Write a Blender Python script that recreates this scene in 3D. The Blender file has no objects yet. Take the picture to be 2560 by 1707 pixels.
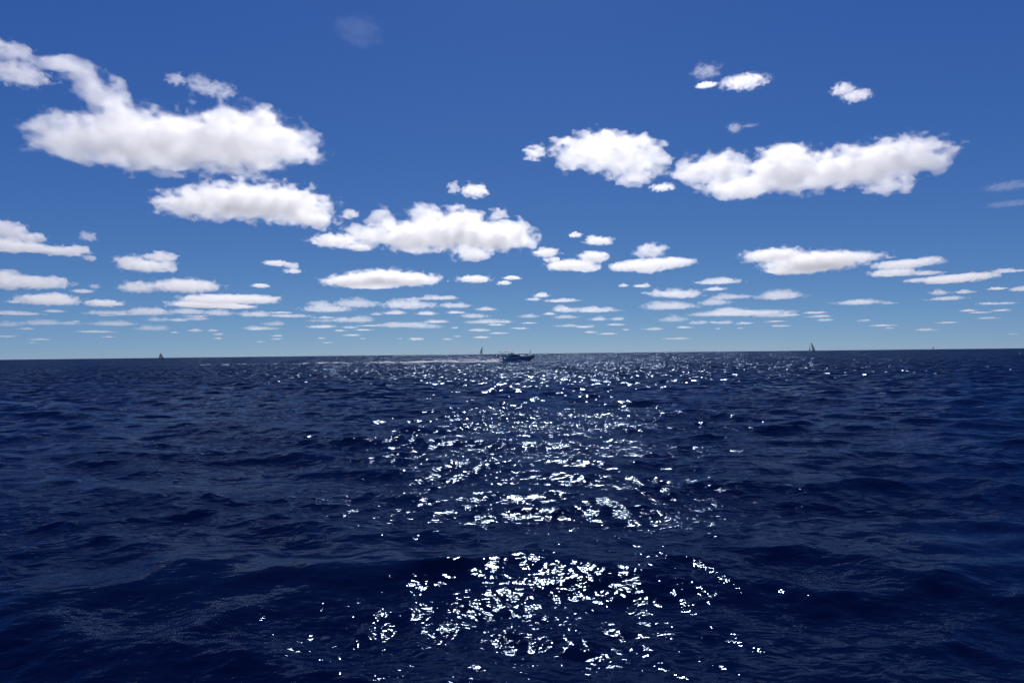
import bpy, math, random
import numpy as np
from mathutils import Vector, Matrix

# ------------------------------------------------------------------ camera
S = bpy.context.scene
COL = S.collection
W0, H0, FPX = 2560.0, 1707.0, 24.0 / 36.0 * 2560.0      # photograph size, focal length in its pixels
CAM_H = 4.0
PITCH = math.atan(29.0 / FPX)
ROLL = math.radians(0.64)
EARTH_R = 6371000.0

cam_data = bpy.data.cameras.new('camera')
cam = bpy.data.objects.new('camera', cam_data)
COL.objects.link(cam)
S.camera = cam
cam_data.sensor_width = 36.0
cam_data.lens = 24.0
cam_data.clip_start = 0.1
cam_data.clip_end = 300000.0
fwd = Vector((0, math.cos(PITCH), math.sin(PITCH)))
up0 = Vector((0, -math.sin(PITCH), math.cos(PITCH)))
rt0 = Vector((1, 0, 0))
rt = (rt0 * math.cos(ROLL) - up0 * math.sin(ROLL)).normalized()
up = (up0 * math.cos(ROLL) + rt0 * math.sin(ROLL)).normalized()
CAMP = Vector((0, 0, CAM_H))
M = Matrix((rt, up, -fwd)).transposed().to_4x4()
M.translation = CAMP
cam.matrix_world = M

def ray(x, y):
    """World direction through a pixel of the photograph, scaled to unit horizontal length."""
    d = fwd * FPX + rt * (x - W0 / 2) + up * (H0 / 2 - y)
    return d / math.hypot(d.x, d.y)

# ------------------------------------------------------------------ sky, sun, exposure
SUN_EL, SUN_AZ = math.radians(44.0), math.radians(2.0)      # azimuth measured from +Y towards +X
world = bpy.data.worlds.new('World')
S.world = world
world.use_nodes = True
nt = world.node_tree
nt.nodes.clear()
sky = nt.nodes.new('ShaderNodeTexSky')
sky.sky_type = 'NISHITA'
sky.sun_disc = False
sky.sun_elevation = SUN_EL
sky.sun_rotation = SUN_AZ
sky.altitude = 0.0
sky.air_density = 0.5
sky.dust_density = 0.05
sky.ozone_density = 3.0
# the photograph's colour grade of the sky: one power curve per channel, the same in every direction
sep = nt.nodes.new('ShaderNodeSeparateColor')
comb = nt.nodes.new('ShaderNodeCombineColor')
nt.links.new(sky.outputs[0], sep.inputs[0])
for ch, (gain, expo) in enumerate(((0.30, 1.03), (0.62, 0.80), (2.14, 0.395))):
    pw = nt.nodes.new('ShaderNodeMath'); pw.operation = 'POWER'; pw.inputs[1].default_value = expo
    ml = nt.nodes.new('ShaderNodeMath'); ml.operation = 'MULTIPLY'; ml.inputs[1].default_value = gain
    nt.links.new(sep.outputs[ch], pw.inputs[0]); nt.links.new(pw.outputs[0], ml.inputs[0]); nt.links.new(ml.outputs[0], comb.inputs[ch])
bg = nt.nodes.new('ShaderNodeBackground')
bg.inputs['Strength'].default_value = 0.1
wo = nt.nodes.new('ShaderNodeOutputWorld')
nt.links.new(comb.outputs[0], bg.inputs[0])
nt.links.new(bg.outputs[0], wo.inputs[0])

sun_data = bpy.data.lights.new('sun', 'SUN')
sun_data.energy = 4.3
sun_data.angle = math.radians(0.53)
sun_data.color = (1.0, 0.94, 0.86)
sun = bpy.data.objects.new('sun', sun_data)
COL.objects.link(sun)
sdir = Vector((math.sin(SUN_AZ) * math.cos(SUN_EL), math.cos(SUN_AZ) * math.cos(SUN_EL), math.sin(SUN_EL)))
sun.rotation_euler = sdir.to_track_quat('Z', 'Y').to_euler()
sun.location = (0, 0, 60)

S.view_settings.view_transform = 'Standard'
S.view_settings.look = 'None'
S.view_settings.exposure = 0.0
S.view_settings.gamma = 1.0
S.view_settings.use_curve_mapping = False
S.render.engine = 'CYCLES'
cy = S.cycles
cy.max_bounces = 14
cy.volume_bounces = 6
cy.transparent_max_bounces = 32
cy.diffuse_bounces = 3
cy.glossy_bounces = 3
cy.caustics_reflective = False
cy.use_denoising = True
cy.denoiser = 'OPENIMAGEDENOISE'
cy.denoising_input_passes = 'RGB_ALBEDO_NORMAL'
cy.denoising_prefilter = 'ACCURATE'
cy.sample_clamp_direct = 110.0
cy.use_adaptive_sampling = False
cy.use_guiding = True
cy.use_volume_guiding = True
cy.use_surface_guiding = False
world.cycles.sampling_method = 'NONE'
cy.sample_clamp_indirect = 2.0

rnd = random.Random(7)
RNG = np.random.default_rng(11)

# ------------------------------------------------------------------ helpers
def principled(name, col, rough=0.5, metal=0.0, spec=0.5, bump=None):
    m = bpy.data.materials.new(name)
    m.use_nodes = True
    n = m.node_tree.nodes
    b = n['Principled BSDF']
    b.inputs['Base Color'].default_value = (*col, 1)
    b.inputs['Roughness'].default_value = rough
    b.inputs['Metallic'].default_value = metal
    b.inputs['Specular IOR Level'].default_value = spec
    return m

def mottled(name, c1, c2, scale, rough=0.5, spec=0.5):
    """Principled material whose colour wanders a little between two values."""
    m = principled(name, c1, rough, 0, spec)
    n, l = m.node_tree.nodes, m.node_tree.links
    tc = n.new('ShaderNodeTexCoord')
    nz = n.new('ShaderNodeTexNoise'); nz.inputs['Scale'].default_value = scale; nz.inputs['Detail'].default_value = 4
    mx = n.new('ShaderNodeMix'); mx.data_type = 'RGBA'
    mx.inputs['A'].default_value = (*c1, 1); mx.inputs['B'].default_value = (*c2, 1)
    l.new(tc.outputs['Object'], nz.inputs['Vector'])
    l.new(nz.outputs['Fac'], mx.inputs['Factor'])
    l.new(mx.outputs['Result'], n['Principled BSDF'].inputs['Base Color'])
    return m

def mesh_np(name, verts, quads, smooth=True):
    me = bpy.data.meshes.new(name)
    verts = np.ascontiguousarray(verts, dtype=np.float32)
    quads = np.ascontiguousarray(quads, dtype=np.int32)
    k = quads.shape[1]
    me.vertices.add(len(verts)); me.vertices.foreach_set('co', verts.ravel())
    me.loops.add(quads.size); me.loops.foreach_set('vertex_index', quads.ravel())
    me.polygons.add(len(quads))
    me.polygons.foreach_set('loop_start', np.arange(0, quads.size, k, dtype=np.int32))
    me.polygons.foreach_set('use_smooth', np.full(len(quads), smooth))
    me.update(calc_edges=True)
    return me

def link(name, me, mat=None, parent=None):
    o = bpy.data.objects.new(name, me)
    COL.objects.link(o)
    if mat is not None and me is not None:
        me.materials.clear(); me.materials.append(mat)
    if parent is not None:
        o.parent = parent
    return o

def tag(o, label, cat, group=None):
    o['label'] = label; o['category'] = cat
    if group:
        o['group'] = group
    return o

# gradient noise, vectorised
_perm = RNG.permutation(256).astype(np.int32)
_perm = np.concatenate([_perm, _perm])
_g = RNG.normal(size=(256, 3)).astype(np.float32)
_g /= np.linalg.norm(_g, axis=1)[:, None]

def gnoise(x, y, z):
    xi = np.floor(x).astype(np.int32); yi = np.floor(y).astype(np.int32); zi = np.floor(z).astype(np.int32)
    xf = x - xi; yf = y - yi; zf = z - zi
    u = xf * xf * xf * (xf * (xf * 6 - 15) + 10)
    v = yf * yf * yf * (yf * (yf * 6 - 15) + 10)
    w = zf * zf * zf * (zf * (zf * 6 - 15) + 10)
    xi &= 255; yi &= 255; zi &= 255
    res = []
    for dx in (0, 1):
        px = _perm[(xi + dx) & 255]
        for dy in (0, 1):
            pxy = _perm[(px + yi + dy) & 255]
            for dz in (0, 1):
                g = _g[_perm[(pxy + zi + dz) & 255]]
                res.append(g[..., 0] * (xf - dx) + g[..., 1] * (yf - dy) + g[..., 2] * (zf - dz))
    a = [res[i] + w * (res[i + 1] - res[i]) for i in (0, 2, 4, 6)]
    b = [a[0] + v * (a[1] - a[0]), a[2] + v * (a[3] - a[2])]
    return b[0] + u * (b[1] - b[0])

def fbm(x, y, z, octs=4, gain=0.5, billow=False):
    s = 0; a = 1.0; f = 1.0
    for _ in range(octs):
        n = gnoise(x * f + 17.3 * f, y * f - 5.1 * f, z * f + 2.7 * f)
        if billow:
            n = 0.45 - 1.6 * np.abs(n)
        s = s + a * n
        a *= gain; f *= 2.07
    return s

# ------------------------------------------------------------------ the sea
WAVES = []
def sea_z(x, y):
    """Height of the sea surface at a point, with the waves the sheet carries at that distance."""
    r = np.hypot(x, y)
    z = -r * r / (2 * EARTH_R)
    for L, k, a, dx, dy, ph in WAVES:
        keep = np.clip((L / (2.4 * np.where(r > 400.0, 0.0080, 0.0054) * r) - 0.8) / 0.8, 0, 1)
        z = z + a * keep * np.cos(k * (dx * x + dy * y) + ph)
    return z

def build_sea():
    # rings of vertices whose spacing grows with distance; fine where the photograph looks
    r = [0.8]
    while r[-1] < 6.0: r.append(r[-1] * 1.06)
    while r[-1] < 400.0: r.append(r[-1] * 1.0054)
    while r[-1] < 3000.0: r.append(r[-1] * 1.0080)
    while r[-1] < 30000.0: r.append(r[-1] * 1.05)
    r = np.array(r)
    dr = np.gradient(r)
    fine = np.arange(-0.72, 0.72001, 0.0020)
    side = np.linspace(0.72, math.pi, 60)[1:]
    side = 0.72 + (math.pi - 0.72) * ((side - 0.72) / (math.pi - 0.72)) ** 1.3
    th = np.concatenate([-side[::-1], fine, side[:-1]])
    nr, nc = len(r), len(th)
    X0 = (r[:, None] * np.sin(th)[None]).astype(np.float32)
    Y0 = (r[:, None] * np.cos(th)[None]).astype(np.float32)
    DX = np.zeros_like(X0); DY = np.zeros_like(X0); DZ = np.zeros_like(X0)
    dth = np.gradient(th)
    # gusts: patches where the short waves are higher or lower
    gust = 1.0 + 0.9 * gnoise(X0 / 23.0, Y0 / 31.0, np.full_like(X0, 0.5)) + 1.3 * gnoise(X0 / 6.0, Y0 / 4.5, np.full_like(X0, 3.5))
    gust = np.clip(gust, 0.2, 2.1)
    lam = np.exp(np.linspace(math.log(0.16), math.log(16.0), 190))
    octs = math.log2(16.0 / 0.16)
    per = len(lam) / octs
    rg = np.random.default_rng(5)
    MAIN = math.radians(-102.0)           # waves run towards the camera and a little to the left
    for L in lam:
        L = L * math.exp(rg.uniform(-0.012, 0.012))
        k = 2 * math.pi / L
        # slope variance of one octave, as in a moderate breeze
        if L > 9: sl = 0.0012
        elif L > 4: sl = 0.0032
        elif L > 1.5: sl = 0.0072
        elif L > 0.5: sl = 0.0090
        else: sl = 0.0058
        a = math.sqrt(2 * sl / per) / k
        spread = 0.45 if L > 5 else (0.62 if L > 1.5 else 1.15)
        t = MAIN + rg.normal() * spread
        dx, dy = math.cos(t), math.sin(t)
        ph = rg.uniform(0, 2 * math.pi)
        WAVES.append((L, k, a, dx, dy, ph))
        keep = np.clip((L / (2.4 * dr) - 0.8) / 0.8, 0, 1)        # rings too coarse for this wave leave it out
        n = int(np.max(np.nonzero(keep)[0]) + 1) if keep.any() else 0
        if n == 0: continue
        c0 = 0 if L > 2 else int(np.searchsorted(th, -0.75)); c1 = nc if L > 2 else int(np.searchsorted(th, 0.75))
        s = np.s_[:n, c0:c1]
        A = (a * keep[:n, None]).astype(np.float32)
        if L < 1.2: A = A * gust[s]
        p = np.float32(k) * (np.float32(dx) * X0[s] + np.float32(dy) * Y0[s]) + np.float32(ph)
        sn = np.sin(p); DZ[s] += A * np.cos(p)
        q = 0.85
        DX[s] -= (q * dx) * A * sn; DY[s] -= (q * dy) * A * sn
    Z = DZ - (r[:, None] ** 2 / (2 * EARTH_R)).astype(np.float32)
    V = np.stack([X0 + DX, Y0 + DY, Z], -1).reshape(-1, 3)
    i = np.arange(nr - 1)[:, None]; j = np.arange(nc)[None]
    j2 = (j + 1) % nc
    Q = np.stack([i * nc + j, i * nc + j2, (i + 1) * nc + j2, (i + 1) * nc + j], -1).reshape(-1, 4)
    me = mesh_np('sea', V, Q)
    # where the sheet is too coarse for waves of a metre or two, the bump carries them
    rp = np.clip((r - 22.0) / 130.0, 0, 1); rp = np.repeat((rp * rp * (3 - 2 * rp))[:, None], nc, 1).astype(np.float32).ravel()
    me.attributes.new('ripple', 'FLOAT', 'POINT').data.foreach_set('value', rp)
    cp = np.repeat(np.clip(1.15 - (r - 10.0) / 45.0, 0.12, 1.0)[:, None], nc, 1).ravel()
    me.attributes.new('capillary', 'FLOAT', 'POINT').data.foreach_set('value', (gust.ravel() * cp).astype(np.float32))
    me.attributes.new('gust', 'FLOAT', 'POINT').data.foreach_set('value', (gust.ravel() * (1 - 0.75 * rp)).astype(np.float32))
    # deep clear water: almost no colour of its own but blue, and a mirror weighted by Fresnel; the
    # mirror is held back and cooled as a polarising filter over the lens does
    m = bpy.data.materials.new('sea_water')
    m.use_nodes = True
    n, l = m.node_tree.nodes, m.node_tree.links
    n.clear()
    df = n.new('ShaderNodeBsdfDiffuse'); df.inputs['Color'].default_value = (0.0008, 0.0034, 0.024, 1)
    gl = n.new('ShaderNodeBsdfGlossy'); gl.distribution = 'BECKMANN'
    gl.inputs['Color'].default_value = (0.52, 0.71, 1.0, 1); gl.inputs['Roughness'].default_value = 0.105
    fr = n.new('ShaderNodeFresnel'); fr.inputs['IOR'].default_value = 1.333
    fm = n.new('ShaderNodeMath'); fm.operation = 'MULTIPLY'; fm.inputs[1].default_value = 0.42
    mx = n.new('ShaderNodeMixShader'); out = n.new('ShaderNodeOutputMaterial')
    l.new(fr.outputs[0], fm.inputs[0]); l.new(fm.outputs[0], mx.inputs[0])
    l.new(df.outputs[0], mx.inputs[1]); l.new(gl.outputs[0], mx.inputs[2]); l.new(mx.outputs[0], out.inputs['Surface'])
    tc = n.new('ShaderNodeTexCoord')
    def layer(scale, stretch, rot, detail, dist, prev):
        mp = n.new('ShaderNodeMapping'); mp.inputs['Rotation'].default_value = (0, 0, rot)
        mp.inputs['Scale'].default_value = (1.0, stretch, 1.0)
        nz = n.new('ShaderNodeTexNoise'); nz.noise_dimensions = '3D'
        nz.inputs['Scale'].default_value = scale; nz.inputs['Detail'].default_value = detail
        nz.inputs['Roughness'].default_value = 0.55; nz.inputs['Distortion'].default_value = 0.25
        bp = n.new('ShaderNodeBump'); bp.inputs['Strength'].default_value = 1.0
        bp.inputs['Distance'].default_value = dist
        if 'Filter Width' in bp.inputs: bp.inputs['Filter Width'].default_value = 0.02 if scale < 1 else 0.1
        l.new(tc.outputs['Object'], mp.inputs['Vector']); l.new(mp.outputs[0], nz.inputs['Vector'])
        l.new(nz.outputs['Fac'], bp.inputs['Height'])
        if prev is not None: l.new(prev.outputs[0], bp.inputs['Normal'])
        return bp
    b0 = layer(0.42, 1.5, 0.5, 1.0, 1.7, None)
    at_ = n.new('ShaderNodeAttribute'); at_.attribute_name = 'ripple'
    l.new(at_.outputs['Fac'], b0.inputs['Strength'])
    b1 = layer(1.6, 1.7, 0.2, 2.0, 0.095, b0)
    b2 = layer(9.0, 1.4, -0.35, 2.0, 0.016, b1)
    # ripples too fine to be carried far out widen the glints there
    mr = n.new('ShaderNodeMapRange'); mr.inputs['To Min'].default_value = 0.10; mr.inputs['To Max'].default_value = 0.165
    l.new(at_.outputs['Fac'], mr.inputs['Value']); l.new(mr.outputs['Result'], gl.inputs['Roughness'])
    ag = n.new('ShaderNodeAttribute'); ag.attribute_name = 'gust'
    ac = n.new('ShaderNodeAttribute'); ac.attribute_name = 'capillary'
    l.new(ag.outputs['Fac'], b1.inputs['Strength']); l.new(ac.outputs['Fac'], b2.inputs['Strength'])
    for q in (gl, fr): l.new(b2.outputs[0], q.inputs['Normal'])
    o = link('sea', me, m)
    o['kind'] = 'structure'
    return o

build_sea()

# ------------------------------------------------------------------ clouds
def surface_nets(F, iso):
    """Closed quad mesh of the level set F = iso; vertex positions in grid units."""
    ins = F > iso
    nx, ny, nz = F.shape
    c = np.zeros((nx - 1, ny - 1, nz - 1), np.int8)
    for a in (0, 1):
        for b in (0, 1):
            for d in (0, 1):
                c += ins[a:nx - 1 + a, b:ny - 1 + b, d:nz - 1 + d]
    act = (c > 0) & (c < 8)
    ids = np.full(act.shape, -1, np.int32)
    I = np.argwhere(act)
    if len(I) == 0: return None, None
    ids[act] = np.arange(len(I))
    acc = np.zeros((len(I), 3), np.float32); cnt = np.zeros(len(I), np.float32)
    corners = [(a, b, d) for a in (0, 1) for b in (0, 1) for d in (0, 1)]
    val = {k: F[I[:, 0] + k[0], I[:, 1] + k[1], I[:, 2] + k[2]] - iso for k in corners}
    for k in corners:
        for ax in range(3):
            if k[ax] == 0:
                k2 = list(k); k2[ax] = 1; k2 = tuple(k2)
                v0, v1 = val[k], val[k2]
                x = (v0 > 0) != (v1 > 0)
                t = np.where(x, v0 / np.where(x, v0 - v1, 1), 0)
                p = np.array(k, np.float32)[None].repeat(len(I), 0); p[:, ax] += t
                acc += p * x[:, None]; cnt += x
    V = I + acc / cnt[:, None]
    Q = []
    for ax in range(3):
        s0 = [slice(None)] * 3; s1 = [slice(None)] * 3
        s0[ax] = slice(0, -1); s1[ax] = slice(1, None)
        A, B = ins[tuple(s0)], ins[tuple(s1)]
        E = np.argwhere(A != B)
        b, d = [(1, 2), (2, 0), (0, 1)][ax]
        E = E[(E[:, b] > 0) & (E[:, d] > 0) & (E[:, b] < F.shape[b] - 1) & (E[:, d] < F.shape[d] - 1)]
        pos = A[E[:, 0], E[:, 1], E[:, 2]]
        def cell(db, dd):
            e = E.copy(); e[:, b] -= db; e[:, d] -= dd
            return ids[e[:, 0], e[:, 1], e[:, 2]]
        q = np.stack([cell(1, 1), cell(0, 1), cell(0, 0), cell(1, 0)], -1)
        q[~pos] = q[~pos][:, ::-1]
        Q.append(q)
    return V, np.concatenate(Q)

_cmat = {}
def cloud_mat(density):
    q = round(math.log2(density) * 2) / 2
    if q not in _cmat:
        m = bpy.data.materials.new('cloud_vapour')
        m.use_nodes = True
        n, l = m.node_tree.nodes, m.node_tree.links
        n.clear()
        v = n.new('ShaderNodeVolumeScatter')
        v.inputs['Color'].default_value = (1, 1, 1, 1)
        v.inputs['Density'].default_value = 2 ** q
        v.inputs['Anisotropy'].default_value = 0.65
        out = n.new('ShaderNodeOutputMaterial')
        l.new(v.outputs[0], out.inputs['Volume'])
        _cmat[q] = m
    return _cmat[q]

BASE_ALT = 700.0
KD = W0 / 2352.0
# readers of positions taken from enlargements of the photograph, all brought to photograph pixels
def full(x, y, rx, ry): return (x * KD, y * KD, rx * KD, ry * KD)
def crop(x0, y0, s): return lambda x, y, rx, ry: (x0 + x * s, y0 + y * s, rx * s, ry * s)
cl5 = crop(0, 540, 860 / 2352.0)
cl6 = crop(760, 440, 800 / 2352.0)
cl7 = crop(1280, 300, 1180 / 2352.0)
cl9 = crop(1500, 560, 1060 / 2352.0)
cl8 = crop(800, 0, 1760 / 2352.0)

def cloud(T, lobes, label, group=None, thin=1.0, rag=1.0, seed=0, vox=None):
    """One cloud: lobes in picture size become ellipsoids at the cloud deck's height; noise frays them;
    nested closed shells (loose vapour, denser body, core) carry a scattering volume each."""
    L = [T(*q) for q in lobes]
    xs = np.array([q[0] for q in L]); wts = np.array([q[2] * q[3] for q in L])
    xc = float((xs * wts).sum() / wts.sum())
    yb = max(q[1] + 0.7 * q[3] for q in L)
    dz = ray(xc, yb).z
    D = BASE_ALT / max(dz, 0.016)
    yc = float((np.array([q[1] for q in L]) * wts).sum() / wts.sum())
    rc = ray(xc, yc)
    org = CAMP + rc * D
    vd = Vector((rc.x, rc.y, 0)).normalized()
    ud = Vector((vd.y, -vd.x, 0))
    el = math.atan(rc.z)
    mpp = D * math.sqrt(1 + rc.z ** 2) / FPX * math.cos(math.atan(math.hypot(xc - W0 / 2, 0) / FPX)) 
    width = (max(q[0] + q[2] for q in L) - min(q[0] - q[2] for q in L)) * mpp
    E = []
    for (x, y, rx, ry) in L:
        d = ray(x, y)
        dl = D * math.sqrt(max(rc.z, 0.02) / max(d.z, 0.02))
        dl = D + max(-0.22 * width, min(0.22 * width, dl - D))
        p = CAMP + d * dl - org
        R, h = rx * mpp, ry * mpp
        se = math.sin(el)
        rv = min(0.75 * R, 0.75 * h / max(se, 1e-3), 1.6 * h + 0.35 * R)
        rz = math.sqrt(max(h * h - (rv * se) ** 2, (0.45 * h) ** 2)) / math.cos(el)
        E.append((p.dot(ud), p.dot(vd), p.z, R, rv, rz))
    E = np.array(E, np.float32)
    hmean = float(np.average(E[:, 5], weights=E[:, 3]))
    pad = 1.6
    lo = (E[:, :3] - pad * E[:, 3:]).min(0); hi = (E[:, :3] + pad * E[:, 3:]).max(0)
    big = (hi[0] - lo[0]) / mpp
    vp = vox if vox else (5.6 if big > 500 else 4.6 if big > 200 else 3.6 if big > 90 else 2.7)
    vs = np.array([vp * mpp, max(vp * mpp * 1.7, (hi[1] - lo[1]) / 70), vp * mpp * 0.85])
    n = np.maximum(np.ceil((hi - lo) / vs).astype(int) + 3, 7)
    vs = (hi - lo) / (n - 3)
    ax = [lo[a] + (np.arange(n[a]) - 1) * vs[a] for a in range(3)]
    X, Y, Z = np.meshgrid(*[a.astype(np.float32) for a in ax], indexing='ij')
    s0 = seed * 7.31
    # warp, then smooth union of the lobes
    ln = np.float32(1.15 * hmean)
    wx = gnoise(X / ln + s0, Y / ln, Z / ln) ; wz = gnoise(X / ln + 40 + s0, Y / ln, Z / ln)
    Xw = X + 0.55 * hmean * wx; Zw = Z + 0.35 * hmean * wz
    F = np.zeros_like(X)
    KS = 7.0
    for (cx, cy_, cz, a, b, c) in E:
        dzn = (Zw - cz) / c
        dzn = np.where(dzn < 0, dzn * 1.2, dzn)
        q = np.sqrt(((Xw - cx) / a) ** 2 + ((Y - cy_) / b) ** 2 + dzn ** 2)
        F += np.exp(KS * np.clip(1 - q, -1.5, 1))
    F = np.log(np.maximum(F, 1e-6)) / KS
    near = F > -0.95
    Ns = np.zeros_like(F)
    xn, yn, zn = X[near] / ln + s0, Y[near] / ln, Z[near] / (ln * 0.8)
    bl = fbm(xn * 0.9, yn * 0.9, zn * 0.9, 4, 0.5, True)
    wi = fbm(xn * 1.15 + 31, yn * 1.15, zn * 1.5, 5, 0.66)
    Ns[near] = rag * (0.50 * bl + 0.95 * wi) - 0.12
    F = np.where(near, F + Ns, -1.0)
    F[[0, -1]] = -1; F[:, [0, -1]] = -1; F[:, :, [0, -1]] = -1
    shells = [('cloud', -0.10, 0.10), ('cloud_fringe', 0.0, 0.24), ('cloud_body', 0.14, 0.65), ('cloud_core', 0.40, 0.35)]
    if big < 330: shells = [q for q in shells if q[0] not in ('cloud_fringe', 'cloud_core')]; shells[0] = ('cloud', -0.05, 0.26)
    if big < 70: shells = [('cloud', -0.08, 0.3), ('cloud_body', 0.14, 0.8)]
    top = None
    for nm, iso, tau in shells:
        st = 2 if big > 160 and nm in ('cloud', 'cloud_core') else 1        # faint veil and hidden core need less detail
        G = F
        if st == 2:
            G = F[::2, ::2, ::2].copy()
            G[[0, -1]] = -1; G[:, [0, -1]] = -1; G[:, :, [0, -1]] = -1
        V, Q = surface_nets(G, iso)
        if V is None or len(Q) < 8: continue
        P = lo + (V * st - 1) * vs
        Wd = P[:, :1] * np.array(ud)[None] + P[:, 1:2] * np.array(vd)[None] + P[:, 2:] * np.array((0, 0, 1.0))[None]
        me = mesh_np(nm, Wd, Q)
        o = link(nm, me, cloud_mat(0.8 * tau * thin * (0.8 if 70 <= big < 330 else 1.0) / hmean), top)
        if top is None:
            o.location = org
            top = o
            tag(o, label, 'cloud', group)
    return top

NCL = [0]
def add(T, lobes, label, group=None, **k):
    NCL[0] += 1
    return cloud(T, lobes, label, group, seed=NCL[0], **k)

add(full, [(170,325,78,45),(290,332,112,58),(430,332,125,60),(560,330,110,66),(660,338,68,42),(590,284,46,26),(268,270,46,40),(238,222,34,32),(200,184,36,20),(150,148,42,17)],
    'largest white cloud at upper left with a plume trailing up to its left', rag=0.92)
add(full, [(30,120,44,18),(44,172,52,24),(-10,105,40,16)], 'soft white cloud cut by the left edge near the top corner', thin=0.5, rag=1.15)
add(full, [(470,474,90,28),(560,464,110,38),(650,470,90,35),(700,500,60,22),(738,508,34,22)], 'broad white cloud just below the largest cloud at upper left')
add(cl6, [(380,400,90,45),(580,330,90,80),(500,450,160,65),(800,450,250,105),(900,290,105,75),(1100,420,250,125),(1180,310,120,65),(1400,450,250,105),(1580,400,90,75),(1610,490,110,45),(1250,570,140,60),(820,540,100,35)],
    'large lumpy white cloud left of centre above the motor yacht')
add(cl7, [(270,190,70,65),(400,160,130,85),(450,85,60,38),(560,190,150,95),(690,190,85,75),(620,290,90,50),(230,110,55,22)],
    'compact puffy white cloud right of centre with a ragged top')
add(cl7, [(900,260,95,60),(1050,250,130,80),(1130,340,160,55),(1350,260,180,105),(1380,165,90,40),(1600,260,200,85),(1800,230,170,95),(1950,190,160,85),(2070,190,85,75),(1900,330,100,42)],
    'longest white cloud at right, rising to a rounded right end')
add(cl7, [(1300,675,130,33),(1500,710,200,48),(1420,745,140,26),(1660,690,150,28)], 'flat two-step white cloud below the longest cloud at right')
add(cl7, [(1950,720,130,22),(2080,700,65,20),(1900,762,110,22),(2060,765,80,12)], 'wavy thin cloud joining the right end of the two-step cloud', thin=0.8)
add(cl7, [(2180,795,130,23),(2300,780,110,18),(2010,800,60,12)], 'long thin cloud near the right edge, sloping up to the right', thin=0.8)
add(cl7, [(690,655,72,36)], 'small domed white cloud sitting over a flat one, right of centre')
add(cl7, [(630,730,140,30),(770,712,120,26),(680,745,60,25)], 'flat white cloud right below the small domed one')
add(cl6, [(2130,600,110,46),(1950,660,170,40),(2070,680,110,32),(1830,615,70,20)], 'ragged white cloud right of the large lumpy cloud')
add(cl6, [(1775,565,90,36)], 'small white puff at the right tip of the large lumpy cloud')
add(cl6, [(2170,480,95,30),(2120,455,40,22)], 'small slanting white cloud above the ragged cloud right of centre')
add(cl6, [(1995,435,45,20)], 'tiny white puff left of the small slanting cloud', thin=0.8)
add(cl6, [(350,775,190,46),(580,755,230,60),(800,765,180,46),(950,760,45,32),(500,810,180,24)], 'long lens-shaped white cloud left of centre, below the lumpy cloud')
add(cl6, [(220,480,160,52),(400,530,110,28)], 'slanting white cloud tucked under the left end of the lumpy cloud')
add(cl6, [(1250,115,90,48),(1310,95,35,35),(1215,85,22,28)], 'small white cloud high above the lumpy cloud, right one of two')
add(cl6, [(1100,85,38,42)], 'tiny wispy cloud high above the lumpy cloud, left one of two', thin=0.6)
add(cl6, [(340,285,52,34)], 'tiny thin cloud above the left end of the lumpy cloud', thin=0.5)
add(cl6, [(1430,285,58,50)], 'thin puff floating over the right part of the lumpy cloud', thin=0.6)
add(cl6, [(1250,760,112,27)], 'small lens-shaped cloud right of the long lens-shaped one')
add(cl6, [(1530,750,58,15)], 'thin small cloud streak above its twin, left of the ragged cloud', thin=0.8)
add(cl6, [(1470,787,48,16)], 'thin small cloud streak just below its twin, left of the ragged cloud', thin=0.8)
add(cl7, [(115,165,42,36)], 'wispy puff at the left of the compact puffy cloud', thin=0.6, rag=1.15)
add(cl7, [(750,337,55,20)], 'small flat puff between the compact cloud and the longest cloud', thin=0.7)
add(full, [(455,190,20,14),(485,204,40,15),(515,212,18,12)], 'small torn cloud above the largest cloud at upper left', thin=0.2, rag=1.45)
add(full, [(404,183,17,11)], 'tiny faint wisp left of the small torn cloud at upper left', thin=0.2, rag=1.45)
add(cl8, [(1415,275,62,22),(1440,268,30,18)], 'small bright cloud high in the upper right, left of the lone puff', thin=0.6, rag=1.1)
add(cl8, [(1290,285,28,9)], 'tiny bright wisp beside the small bright cloud in upper right', thin=0.5, rag=1.1)
add(cl8, [(1290,240,34,20)], 'faint torn wisp above the small bright cloud in upper right', thin=0.15, rag=1.5)
add(cl8, [(1745,300,32,19),(1795,320,40,18)], 'lone small puff farthest right near the top', thin=0.7)
add(cl7, [(1108,42,30,22),(1180,30,40,8)], 'faint hooked wisp above the longest cloud at right', thin=0.13, rag=1.4)
add(cl8, [(125,100,62,34),(140,135,48,24)], 'faint thin veil near the top edge left of centre', thin=0.012, rag=1.2)
add(full, [(2315,428,42,10),(2320,468,40,8)], 'faint streaky wisps at the right edge beside the longest cloud', thin=0.05, rag=1.3)
add(cl5, [(50,100,105,62),(30,205,180,50),(200,150,95,36),(250,225,120,36),(420,240,120,38),(540,230,70,36),(615,285,42,34)], 'white cloud at the left edge tapering down to the right, halfway up the sky')
add(cl5, [(600,145,42,32)], 'thin puff right of the tapering cloud at the left edge', thin=0.5, rag=1.15)
add(cl5, [(890,320,90,48),(1010,345,150,42),(1120,350,80,42),(1100,280,98,36)], 'white heart-like cloud with a dome on top, left part of the sky')
add(cl5, [(40,450,160,58),(280,455,170,46),(20,400,80,38)], 'broad flat cloud at the left edge below the tapering one')
add(cl5, [(565,515,65,15),(645,482,32,18)], 'faint thin cloud right of the broad flat one at left', thin=0.5)
add(cl5, [(1270,480,190,46),(950,490,110,40),(1420,480,60,38)], 'plump rounded cloud low at left with a bumpy flat base')
add(cl5, [(1500,570,230,36),(1750,570,160,32)], 'long flat cloud under the right end of the plump rounded one')
add(cl5, [(1400,605,220,26),(1600,620,140,18)], 'thin long cloud bank directly under the long flat one at left')
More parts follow.
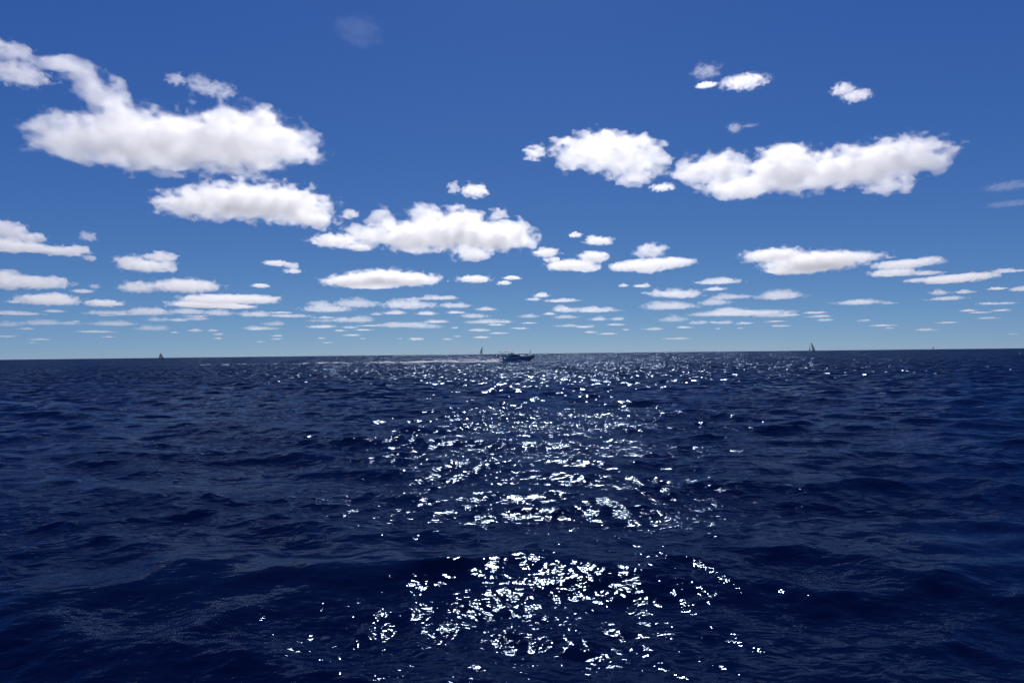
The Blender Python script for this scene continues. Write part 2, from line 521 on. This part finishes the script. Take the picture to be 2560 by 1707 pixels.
add(cl5, [(340,575,170,40),(400,548,60,26)], 'small hill-shaped cloud low at far left')
add(cl5, [(1890,325,80,20),(2000,340,45,22),(2005,378,62,18)], 'small bent cloud left of the long lens-shaped one', thin=0.8)
add(cl5, [(1780,478,52,14)], 'tiny oval cloud below the small bent one', thin=0.8)
add(cl5, [(710,597,108,24)], 'small oval cloud right of the hill-shaped one low at left')

FAR = 'low clouds above the horizon'
LFAR = 'small flat white cloud in the low band of clouds above the horizon'
far = [
 (cl5, [[(740,662,150,15),(1020,652,150,26)], [(1300,652,100,22)], [(1495,662,90,21)], [(130,665,130,15)], [(375,650,60,12)], [(60,740,80,18)],
        [(280,730,120,18)], [(470,732,65,14)], [(770,735,150,18)], [(1040,765,100,20)], [(1090,707,70,15)], [(1225,710,55,13)], [(1340,700,70,16)],
        [(1740,670,100,21)], [(1990,682,130,13)], [(1870,735,70,17)], [(1790,768,110,12)], [(1335,782,45,10)], [(1455,782,35,9)], [(1490,806,32,9)],
        [(2190,757,80,12)], [(660,790,110,8)], [(1900,818,40,7)], [(1895,840,38,6)], [(180,770,50,8)], [(740,826,40,5)], [(1780,858,28,5)], [(220,865,20,6)], [(100,585,45,14)]]),
 (cl6, [[(180,975,170,28),(110,935,70,22)], [(400,935,150,34)], [(780,945,190,34),(660,930,70,26)], [(1000,895,130,18),(780,903,80,13)], [(1110,950,100,22)],
        [(1340,978,70,13)], [(1260,1028,100,17)], [(900,1010,75,14)], [(660,1005,80,15)], [(530,1015,50,10)], [(1320,1070,120,16),(1225,1072,40,13)],
        [(1485,1070,48,14)], [(975,1068,80,13)], [(340,1055,160,24),(120,1062,100,12)], [(700,1095,180,19),(930,1108,110,15)], [(130,1105,100,12)],
        [(340,1112,50,10)], [(270,1135,45,8)], [(440,1130,60,7)], [(1105,1115,30,8)], [(1290,1133,75,10)], [(1440,1155,70,6)], [(1300,1185,60,8)],
        [(1050,1198,35,7)], [(820,1200,60,7)], [(1655,1028,70,16)], [(1930,980,90,27),(2150,985,160,21)], [(1925,1035,90,15)], [(2160,1050,60,15)],
        [(2300,1050,50,13)], [(1650,1080,60,6)], [(1920,1100,90,9)], [(2060,1107,70,8)], [(2110,1147,45,9)], [(1745,875,50,18)], [(1685,905,50,12)],
        [(1900,915,120,14)], [(130,1192,30,6)], [(435,1195,28,5)], [(705,1193,18,5)], [(170,1224,40,5)], [(1130,1178,25,5)]]),
 (cl9, [[(660,318,110,18)], [(640,360,50,11)], [(340,385,60,20),(460,388,90,26),(260,383,40,9)], [(400,455,120,20)], [(740,403,100,15),(990,397,120,22)],
        [(635,433,78,20)], [(830,490,200,20),(950,505,110,14)], [(590,500,90,14)], [(405,527,80,18)], [(545,547,50,11)], [(685,546,50,10)], [(805,550,45,7)],
        [(1430,433,110,16),(1605,438,45,9)], [(1190,492,55,6)], [(1245,532,38,8)], [(1010,565,55,5)], [(1575,563,70,5)], [(1920,412,80,12),(1880,380,40,16)],
        [(2025,376,50,10)], [(2205,358,40,8)], [(2270,260,80,11)], [(2330,360,45,14)], [(2195,440,85,7)], [(2045,480,40,6)], [(2225,478,40,6)],
        [(2150,521,55,7)], [(130,340,25,11)], [(230,342,40,11)], [(145,585,22,5)], [(655,580,16,5)], [(470,574,45,5)], [(775,578,22,4)], [(90,557,45,7)]]),
]
COLS = [(250, 'by the left edge'), (560, 'above the far left sailboat'), (900, 'left of the wake'), (1170, 'above the wake'), (1400, 'above the motor yacht'),
        (1700, 'right of the motor yacht'), (1940, 'left of the heeling sailboat'), (2150, 'above the heeling sailboat'), (9999, 'by the right edge')]
ORD = ['first', 'second', 'third', 'fourth', 'fifth', 'sixth', 'seventh', 'eighth', 'ninth', 'tenth', 'eleventh', 'twelfth', 'thirteenth', 'fourteenth', 'fifteenth', 'sixteenth']
CNT = ['', 'one', 'two', 'three', 'four', 'five', 'six', 'seven', 'eight', 'nine', 'ten', 'eleven', 'twelve', 'thirteen', 'fourteen', 'fifteen', 'sixteen']
items = []
fr = random.Random(21)
for T, lst in far:
    for lb in lst:
        P = [T(*q) for q in lb]
        xm = sum(p[0] for p in P) / len(P); ym = sum(p[1] for p in P) / len(P)
        wd = max(p[0] + p[2] for p in P) - min(p[0] - p[2] for p in P)
        size = 'long' if wd > 90 else 'small' if wd > 42 else 'tiny'
        row = 'upper' if ym < 715 else 'middle' if ym < 778 else 'lowest'
        col = next(c for lim, c in COLS if xm < lim)
        items.append((xm, ym, wd, P, (size, row, col)))
# fainter scraps low over the horizon, between the drawn ones
for k in range(34):
    xm = (k + fr.uniform(.1, .9)) * 2560 / 34.0; ym = fr.uniform(772, 852) - (xm - 1280) * 0.011
    rx = fr.uniform(9, 30); ry = fr.uniform(1.5, 3.2)
    items.append((xm, ym, 2 * rx, [(xm, ym, rx, ry)], ('small' if rx > 21 else 'tiny', 'lowest', next(c for lim, c in COLS if xm < lim))))
for xm, ym, wd, P, key in items:
    same = sorted(i[0] for i in items if i[4] == key)
    label = '%s low flat cloud, %s row, %s' % key
    if len(same) > 1: label += ', %s of %s from left' % (ORD[same.index(xm)], CNT[len(same)])
    # break each plain oval into a few unequal heaps over a flatter base
    Q = []
    for (x, y, rx, ry) in P:
        rx *= 1.12; ry *= 1.25
        Q.append((x, y + .15 * ry, rx * .92, ry * .62))
        for k in range(2 + int(rx > 25) + int(rx > 50)):
            u = fr.uniform(-.62, .62)
            Q.append((x + u * rx, y - ry * fr.uniform(-.05, .35) * (1 - u * u), rx * fr.uniform(.22, .5), ry * fr.uniform(.5, .95)))
    add(lambda *q: q, Q, label, FAR, thin=0.42 if ym < 740 else 0.26 if ym < 785 else 0.15, rag=1.3)

# ------------------------------------------------------------------ mesh builders for the boats
class MB:
    def __init__(self): self.v = []; self.f = []
    def add(self, vs, fs):
        o = len(self.v); self.v += [tuple(p) for p in vs]; self.f += [tuple(i + o for i in f) for f in fs]
        return self
    def prism(self, poly, y0, y1, inset=0.0):
        """A side profile (x, z) given thickness from y0 to y1; inset narrows the top."""
        n = len(poly)
        zs = [p[1] for p in poly]; zl, zh = min(zs), max(zs)
        def yy(y, z): return y * (1 - inset * (z - zl) / max(zh - zl, 1e-6))
        a = [(x, yy(y0, z), z) for x, z in poly]; b = [(x, yy(y1, z), z) for x, z in poly]
        return self.add(a + b, [tuple(range(n))[::-1], tuple(range(n, 2 * n))] + [(i, (i + 1) % n, n + (i + 1) % n, n + i) for i in range(n)])
    def tube(self, p, q, r0, r1=None, n=8):
        r1 = r0 if r1 is None else r1
        p, q = Vector(p), Vector(q); d = (q - p).normalized()
        a = d.orthogonal().normalized(); b = d.cross(a)
        vs = []
        for c, r in ((p, r0), (q, r1)):
            for i in range(n):
                t = 2 * math.pi * i / n
                vs.append(c + a * (r * math.cos(t)) + b * (r * math.sin(t)))
        return self.add(vs, [(i, (i + 1) % n, n + (i + 1) % n, n + i) for i in range(n)] + [tuple(range(n))[::-1], tuple(range(n, 2 * n))])
    def loft(self, rows, caps=True, closed=True):
        m = len(rows[0]); vs = [p for r in rows for p in r]; fs = []
        for i in range(len(rows) - 1):
            for j in range(m if closed else m - 1):
                k = (j + 1) % m
                fs.append((i * m + j, i * m + k, (i + 1) * m + k, (i + 1) * m + j))
        if caps: fs += [tuple(range(m))[::-1], tuple(range((len(rows) - 1) * m, len(rows) * m))]
        return self.add(vs, fs)
    def build(self, name, mat, parent=None, smooth=False, bevel=0.0):
        me = bpy.data.meshes.new(name)
        me.from_pydata(self.v, [], self.f)
        import bmesh
        bm = bmesh.new(); bm.from_mesh(me)
        bmesh.ops.recalc_face_normals(bm, faces=bm.faces)
        if bevel > 0:
            ed = [e for e in bm.edges if len(e.link_faces) == 2 and e.calc_face_angle(0) > 0.5]
            bmesh.ops.bevel(bm, geom=ed, offset=bevel, segments=2, affect='EDGES', clamp_overlap=True)
        bm.to_mesh(me); bm.free()
        for p in me.polygons: p.use_smooth = smooth
        return link(name, me, mat, parent)

MT = {
    'gel': mottled('white_gelcoat', (0.92, 0.82, 0.70), (0.88, 0.78, 0.67), 1.2, 0.3),
    'hull': mottled('hull_paint', (0.33, 0.28, 0.25), (0.28, 0.24, 0.215), 0.8, 0.3),
    'boot': principled('dark_antifouling', (0.02, 0.025, 0.05), 0.5),
    'glass': principled('black_glass', (0.004, 0.005, 0.007), 0.06),
    'canvas': mottled('cream_canvas', (0.80, 0.74, 0.62), (0.72, 0.64, 0.52), 3.0, 0.8, 0.2),
    'trim': mottled('brown_canvas_trim', (0.36, 0.20, 0.13), (0.28, 0.15, 0.10), 4.0, 0.8, 0.2),
    'steel': principled('stainless_steel', (0.62, 0.63, 0.65), 0.25, 1.0),
    'dark': principled('dark_upholstery', (0.03, 0.035, 0.05), 0.7),
    'teak': mottled('teak_deck', (0.30, 0.19, 0.10), (0.23, 0.14, 0.07), 6.0, 0.7),
    'green': principled('green_cloth', (0.01, 0.16, 0.06), 0.8),
    'white': principled('white_cloth', (0.75, 0.75, 0.74), 0.8),
    'red': principled('red_cloth', (0.40, 0.02, 0.025), 0.8),
    'sail': mottled('white_sailcloth', (0.62, 0.60, 0.55), (0.54, 0.53, 0.50), 0.5, 0.8, 0.2),
    'dsail': mottled('dark_blue_sailcloth', (0.22, 0.22, 0.22), (0.18, 0.18, 0.19), 0.5, 0.8, 0.2),
    'gsail': mottled('grey_sailcloth', (0.42, 0.41, 0.38), (0.35, 0.34, 0.32), 0.5, 0.8, 0.2),
    'dhull': principled('navy_hull', (0.012, 0.018, 0.045), 0.25),
    'spar': principled('dark_spar', (0.05, 0.055, 0.07), 0.4),
}

for nm in ('sail', 'gsail'):          # thin sailcloth lets part of the sun through
    n_, l_ = MT[nm].node_tree.nodes, MT[nm].node_tree.links
    tr = n_.new('ShaderNodeBsdfTranslucent'); tr.inputs['Color'].default_value = (0.46, 0.50, 0.54, 1) if nm == 'sail' else (0.34, 0.34, 0.34, 1)
    ms = n_.new('ShaderNodeMixShader'); ms.inputs[0].default_value = 0.45
    l_.new(n_['Principled BSDF'].outputs[0], ms.inputs[1]); l_.new(tr.outputs[0], ms.inputs[2])
    l_.new(ms.outputs[0], n_['Material Output'].inputs['Surface'])

def at(x, D):
    """Point of the sea surface below the photograph's column x at distance D."""
    d = ray(x, 880)
    px, py = d.x * D, d.y * D
    return Vector((px, py, float(sea_z(np.float64(px), np.float64(py)))))

# ------------------------------------------------------------------ the motor yacht
YD = 322.0
def build_yacht():
    root = link('motor_yacht', None)
    tag(root, 'white flybridge motor yacht under way to the right with cream bimini top', 'yacht')
    # hull: sections from transom to stem; the stem rakes forward
    rows = []
    for t in [0, .08, .2, .35, .5, .62, .72, .8, .87, .92, .96, .985, 1.0]:
        zs = 1.45 + 1.2 * t ** 1.6
        hb = 2.15 * (1 - max(0, (t - .38) / .62) ** 2.2) + 0.03
        hw = 2.0 * (1 - max(0, (t - .30) / .70) ** 1.6) + 0.015
        def X(z): return 12.9 * t + 2.7 * t ** 3 * max(0, z + .1) / 2.7
        P = [(-.75 + .35 * t ** 4, 0.02), (-.2 + .1 * t, hw * .72), (.15 + .25 * t, hw), (zs * .62, hw + (hb - hw) * .75), (zs, hb)]
        left = [(X(z), -y, z) for z, y in P]; right = [(X(z), y, z) for z, y in P[::-1]]
        rows.append(left + right)
    MB().loft(rows).build('hull', MT['hull'], root)
    # dark boot stripe just outside the hull
    b = MB()
    for sgn in (-1, 1):
        st = []
        for t in [0, .15, .3, .45, .6, .72, .82, .9]:
            hw = 2.0 * (1 - max(0, (t - .30) / .70) ** 1.6) + 0.045
            z0, z1 = -.12 + .1 * t, .15 + .25 * t
            x = 12.9 * t
            st.append([(x, sgn * hw * .8, z0), (x, sgn * (hw + .03), z1), (x, sgn * (hw - .1), z1 + .02), (x, sgn * hw * .7, z0)])
        b.loft(st)
    b.build('boot_stripe', MT['boot'], root)
    MB().prism([(-1.25, .28), (0.1, .28), (0.1, .42), (-1.25, .42)], -1.9, 1.9).build('swim_platform', MT['teak'], root, bevel=.04)
    # deck house with its long black side windows and raked windscreen
    cab = MB().prism([(1.7, 1.35), (10.3, 2.0), (9.7, 2.42), (8.2, 2.78), (5.7, 3.35), (1.7, 3.05)], -1.68, 1.68, .12).build('cabin', MT['gel'], root, bevel=.06)
    for sg in (-1, 1):
        w = [(1.95, 1.62), (3.1, 2.30), (4.5, 2.86), (6.6, 2.98), (8.3, 2.66), (9.2, 2.42), (7.6, 2.36), (5.6, 2.28), (3.6, 1.90)]
        MB().prism(w, sg * 1.60, sg * 1.72).build('side_window', MT['glass'], cab)
    MB().prism([(8.25, 2.80), (5.95, 3.32), (6.0, 3.38), (8.35, 2.84)], -1.25, 1.25).build('windscreen', MT['glass'], cab)
    MB().prism([(9.4, 2.42), (11.6, 2.30), (11.6, 2.44), (9.4, 2.60)], -.95, .95, .1).build('sun_pad', MT['white'], root, bevel=.05)
    # flybridge with its overhang over the cockpit
    fly = MB().prism([(-1.55, 2.48), (-1.62, 2.75), (-1.5, 3.12), (1.0, 3.22), (3.2, 3.40), (5.1, 3.82), (5.45, 3.80), (6.3, 3.42), (5.6, 3.22), (1.5, 2.95), (0.1, 2.55)], -1.85, 1.85, .05).build('flybridge', MT['gel'], root, bevel=.05)
    MB().prism([(3.5, 3.50), (4.3, 4.12), (4.42, 4.12), (5.3, 3.82), (5.1, 3.78)], -1.45, 1.45, .2).build('wind_deflector', MT['glass'], fly)
    MB().prism([(2.6, 3.3), (3.3, 3.3), (3.3, 4.0), (3.1, 4.15), (2.95, 3.75), (2.6, 3.72)], -1.0, .2).build('helm_seat', MT['dark'], fly, bevel=.05)
    MB().prism([(-.9, 3.1), (1.3, 3.2), (1.3, 3.55), (-.6, 3.5), (-.9, 3.62)], .3, 1.55).build('lounge_seat', MT['white'], fly, bevel=.05)
    for y in (-1.72, 1.72):
        MB().prism([(.1, 1.42), (.5, 1.42), (.9, 2.9), (.35, 2.9)], y - .06, y + .06).build('overhang_support', MT['gel'], root)
    # bimini: a bowed canvas roof on bent tubes
    prof = [(-.75, 4.06), (.2, 4.42), (1.1, 4.80), (1.9, 5.00), (3.0, 5.03), (4.0, 4.95), (4.75, 4.74)]
    rows = []
    for x, z in prof:
        top = [(x, y, z - .16 * (y / 1.6) ** 2) for y in (-1.6, -.8, 0, .8, 1.6)]
        bot = [(x, y, z - .09 - .16 * (y / 1.6) ** 2) for y in (1.6, .8, 0, -.8, -1.6)]
        rows.append(top + bot)
    bim = MB().loft(rows).build('bimini_top', MT['canvas'], root, smooth=True)
    for sg in (-1, 1):
        MB().loft([[(x, sg * 1.61, z - .14), (x, sg * 1.66, z - .14), (x, sg * 1.66, z - .34), (x, sg * 1.61, z - .34)] for x, z in prof[:5]]).build('canvas_valance', MT['trim'], bim)
        MB().tube((-.9, sg * 1.6, 3.1), (-.62, sg * 1.58, 4.0), .035).build('bimini_pole', MT['steel'], bim)
        MB().tube((.9, sg * 1.62, 3.2), (1.8, sg * 1.58, 4.82), .03).build('bimini_pole', MT['steel'], bim)
        MB().tube((3.6, sg * 1.6, 3.45), (4.6, sg * 1.58, 4.66), .03).build('bimini_pole', MT['steel'], bim)
    # stern mast with antenna, ensign on its staff
    ma = MB().tube((-1.3, -1.2, 3.1), (-1.45, -1.2, 4.85), .09, .06).build('antenna_mast', MT['spar'], root)
    MB().prism([(-1.6, 4.55), (-.25, 4.62), (-.25, 4.72), (-1.6, 4.68)], -1.35, -1.05).build('radar_bar', MT['spar'], ma)
    MB().tube((-1.5, -1.2, 4.8), (-1.62, -1.2, 5.5), .02).build('whip_antenna', MT['spar'], ma)
    st = MB().tube((-1.4, 0, 2.4), (-1.9, 0, 4.1), .03).build('flag_staff', MT['steel'], root)
    for i, c in enumerate(('green', 'white', 'red')):
        f0 = (i * .36); pts = []
        for k in range(5):
            u = f0 + .36 * k / 4
            yy = .14 * math.sin(u * 5)
            pts.append([(-1.78 - u * .62, yy - .012, 3.85 - u * .62), (-1.78 - u * .62, yy + .012, 3.85 - u * .62), (-1.52 - u * .62, yy + .012, 3.05 - u * .62), (-1.52 - u * .62, yy - .012, 3.05 - u * .62)])
        MB().loft(pts).build('flag_stripe', MT[c], st)
    MB().tube((5.75, -.55, 3.36), (5.75, -.55, 3.78), .16, .12, 10).build('searchlight', MT['gel'], root)
    MB().tube((6.6, .5, 3.15), (6.6, .5, 3.6), .14, .10, 10).build('horn', MT['steel'], root)
    # bow rail
    b = MB(); last = {}
    for x, z, hb in [(8.6, 2.1, 1.75), (10.2, 2.22, 1.5), (11.8, 2.38, 1.1), (13.2, 2.5, .7), (14.9, 2.62, .14)]:
        for sg in (-1, 1):
            p = (x, sg * hb, z); q = (x + .1, sg * hb, z + .62)
            b.tube(p, q, .018, n=6)
            if sg in last: b.tube(last[sg], q, .018, n=6)
            last[sg] = q
    b.build('bow_rail', MT['steel'], root)
    p = at(1247.5 + 9, YD)
    root.location = (p.x, p.y, p.z - .05)
    root.rotation_euler = (math.radians(1.0), math.radians(-1.2), math.radians(-1.0))
    return root
yacht = build_yacht()

# ------------------------------------------------------------------ its wake
def build_wake():
    m = mottled('sea_foam', (0.88, 0.87, 0.85), (0.78, 0.79, 0.80), 1.5, 0.9, 0.2)
    n_, l_ = m.node_tree.nodes, m.node_tree.links          # froth glows through when the sun is behind it
    tr = n_.new('ShaderNodeBsdfTranslucent'); tr.inputs['Color'].default_value = (0.85, 0.85, 0.84, 1)
    ms = n_.new('ShaderNodeMixShader'); ms.inputs[0].default_value = 0.12
    l_.new(n_['Principled BSDF'].outputs[0], ms.inputs[1]); l_.new(tr.outputs[0], ms.inputs[2])
    l_.new(ms.outputs[0], n_['Material Output'].inputs['Surface'])
    y0 = yacht.location
    ex = Vector((math.cos(math.radians(-1.0)), math.sin(math.radians(-1.0)), 0)); ey = Vector((-ex.y, ex.x, 0))
    V = []; F = []
    def patch(sv, tv, hfun, keepfun):
        s_, t_ = np.meshgrid(sv, tv, indexing='ij')
        curve = 0.00028 * np.where(s_ < 0, s_, 0) ** 2          # the track bends gently away behind
        x = y0.x + ex.x * s_ + ey.x * (t_ + curve); y = y0.y + ex.y * s_ + ey.y * (t_ + curve)
        z = sea_z(x, y) + hfun(s_, t_)
        k = keepfun(s_, t_)
        o = len(V); nn = len(tv)
        V.extend(np.stack([x, y, z], -1).reshape(-1, 3).tolist())
        for i in range(len(sv) - 1):
            for j in range(nn - 1):
                if k[i, j] and k[i + 1, j + 1]:
                    a = o + i * nn + j
                    F.append((a, a + nn, a + nn + 1, a + 1))
    def lump(s_, t_, sc, seed): return fbm(s_ / sc, t_ / sc, np.full_like(s_, seed), 3, 0.42)
    # the long trail of churned water
    def amp(s_): return np.clip(2.3 * np.exp(s_ / 70.0), 0.3, 1.8)
    def hf(s_, t_):
        return -0.12 + amp(s_) * np.exp(-(t_ / 2.6) ** 2) * np.clip(0.55 + 0.9 * lump(s_, t_, 1.5, 2.2) + 0.9 * lump(s_, t_ * 0, 9.0, 7.7), -0.1, 1.6)
    def kf(s_, t_):
        g = 1.0 * np.exp(s_ / 62.0) - 0.22 + 1.0 * lump(s_, t_ * .6, 7.0, 4.4) + 0.8 * lump(s_, t_, 1.4, 9.4) - 0.035 * np.abs(t_)
        return g > 0.0
    patch(np.arange(-150, -1.0, 0.35), np.arange(-5.2, 5.3, 0.3), hf, kf)
    # spray thrown out along both sides of the hull
    for sg in (-1, 1):
        def hs(s_, t_):
            e = np.clip((13.2 - s_) / 2.0, 0, 1) * (0.45 + 0.55 * np.exp(-((s_ - 9.0) / 3.0) ** 2))
            return -0.1 + 1.35 * e * np.exp(-((np.abs(t_) - 2.3 - 0.10 * (12 - s_)) / 0.75) ** 2) * np.clip(0.75 + 0.8 * lump(s_, t_, 1.3, 5.5), 0, 1.5)
        def ks(s_, t_): return (0.35 + lump(s_, t_, 0.8, 1.5)) > 0.0
        tv = np.arange(1.2, 5.2, 0.18) * sg
        patch(np.arange(-2.0, 13.4, 0.2), tv if sg > 0 else tv[::-1], hs, ks)
    me = bpy.data.meshes.new('wake'); me.from_pydata(V, [], F); me.update()
    for p in me.polygons: p.use_smooth = True
    o = link('wake', me, m)
    o['kind'] = 'stuff'; o['label'] = 'white foam wake trailing behind the motor yacht across the water'; o['category'] = 'wake'
    return o
build_wake()

# ------------------------------------------------------------------ sailing boats
def sailboat(x, D, L, H, label, heading=1, heel=0.0, yaw=0.0, hull='dhull', main='sail', jib='sail', jibw=.9, jibh=.85, mainw=.42, furled=False, rake=0.0, spray=False):
    root = link('sailing_boat', None)
    tag(root, label, 'sailboat', 'sailing boats out near the horizon')
    rows = []
    for t in [0, .1, .3, .5, .7, .85, .95, 1.0]:
        hb = L * .14 * (1 - abs((t - .45) / .58) ** 2.2) + .02
        zs = L * (.075 + .035 * t * t)
        X = L * (t - .45)
        P = [(-.05 * L * (1 - t ** 3), .01), (-.005 * L, hb * .75), (zs * .6, hb * .97), (zs, hb)]
        rows.append([(X + z * .5 * t, -y, z) for z, y in P] + [(X + z * .5 * t, y, z) for z, y in P[::-1]])
    MB().loft(rows).build('hull', MT[hull], root)
    zd = L * .082
    MB().prism([(-.22 * L, zd * .9), (.16 * L, zd * .95), (.10 * L, zd * 1.45), (-.18 * L, zd * 1.55)], -.07 * L, .07 * L, .2).build('coach_roof', MT['gel'], root)
    mx, r = .05 * L, rake * H
    mt = MB().tube((mx, 0, zd * .9), (mx - r, 0, H), .012 * H * .6, .008 * H * .6).build('mast', MT['spar'], root)
    bz = zd * 1.9
    MB().tube((mx, 0, bz), (mx - mainw * L, .03 * L, bz), .006 * H).build('boom', MT['spar'], root)
    def sailmesh(luff0, luff1, clew, belly, roach):
        rws = []
        for i in range(9):
            v = i / 8
            a = Vector(luff0).lerp(Vector(luff1), v)
            w = 1 - v
            c = Vector(clew).lerp(Vector(luff1), v) + (Vector(clew) - Vector(luff0)) * roach * math.sin(math.pi * v)
            front = []; back = []
            for j in range(7):
                u = j / 6
                p = a.lerp(c, u); p.y += belly * math.sin(math.pi * u) * (w + .1)
                front.append((p.x, p.y - .012, p.z)); back.append((p.x, p.y + .012, p.z))
            rws.append(front + back[::-1])
        return MB().loft(rws)
    sailmesh((mx - .01 * H, 0, bz + .01 * H), (mx - r, 0, H * .985), (mx - mainw * L, .03 * L, bz + .01 * H), .05 * L, .13).build('mainsail', MT[main], root, smooth=True)
    bow = (L * .56, 0, zd * 1.25)
    tip = Vector((mx - r, 0, H * .97)); tack = Vector(bow)
    head = tack.lerp(tip, jibh)
    fs = MB().tube(bow, tip, .0022 * H).build('forestay', MT['spar'], root)
    if furled:
        MB().tube(tack.lerp(tip, .04), tack.lerp(tip, .9), .008 * H, .005 * H).build('furled_jib', MT[jib], root)
    else:
        cl = (mx + (1 - jibw) * L * .5, .05 * L, bz)
        sailmesh(tuple(tack.lerp(tip, .03)), tuple(head), cl, .06 * L, .04).build('jib', MT[jib], root, smooth=True)
    if spray:
        b = MB(); rr = random.Random(3)
        for i in range(26):
            u = rr.random(); p = Vector((L * (.50 + .12 * u - .35 * rr.random()), rr.choice((-1, 1)) * L * (.10 + .05 * rr.random()), .0))
            e = L * (.015 + .02 * rr.random())
            b.loft([[(p.x + e * 2 * math.cos(q) * k, p.y + e * math.sin(q) * k, z) for q in [j * math.pi / 4 for j in range(8)]] for k, z in ((1, -.1), (.8, e), (.3, e * 1.8))])
        b.build('bow_wave', MT['white'], root, smooth=True)
    p = at(x, D)
    root.location = p
    root.rotation_euler = (math.radians(heel), 0, math.radians(yaw + (180 if heading < 0 else 0)))
    return root

sailboat(401.5, 1950, 12.5, 16.0, 'dark sailing boat on the horizon at far left under full sail', 1, 6, 14, 'dhull', 'dsail', 'dsail', mainw=.36, jibw=.8)
sailboat(1205, 1800, 18.0, 22.0, 'sailing boat with a pale mainsail just left of the motor yacht', 1, 5, 8, 'dhull', 'sail', 'dsail', mainw=.40, furled=True)
sailboat(2032, 1500, 13.0, 20.0, 'tall sailing boat heeling at right, two sails set, foam at its bow', -1, 7, -25, 'dhull', 'sail', 'gsail', mainw=.42, jibh=.6, jibw=.4, rake=-.13, spray=True)
sailboat(1325.5, 2900, 9.0, 21.0, 'small dark distant sail just above the bow of the motor yacht', 1, 3, 65, 'gel', 'dsail', 'dsail', mainw=.4)
sailboat(2333, 4800, 12.0, 18.0, 'tiny pale sail on the horizon far right, the larger of two', 1, 4, 20, 'gel', 'gsail', 'sail')
sailboat(2445, 6000, 9.0, 15.0, 'tiniest dark sail on the horizon beside the right edge', 1, 4, 50, 'dhull', 'dsail', 'dsail')
sailboat(1544.5, 5600, 9.0, 15.0, 'tiny mast on the horizon right of the motor yacht, right one of two', 1, 4, 60, 'dhull', 'dsail', 'dsail', mainw=.3)
sailboat(1487, 6200, 8.0, 13.0, 'tiny mast on the horizon right of the motor yacht, left one of two', 1, 4, 60, 'dhull', 'dsail', 'dsail', mainw=.3)
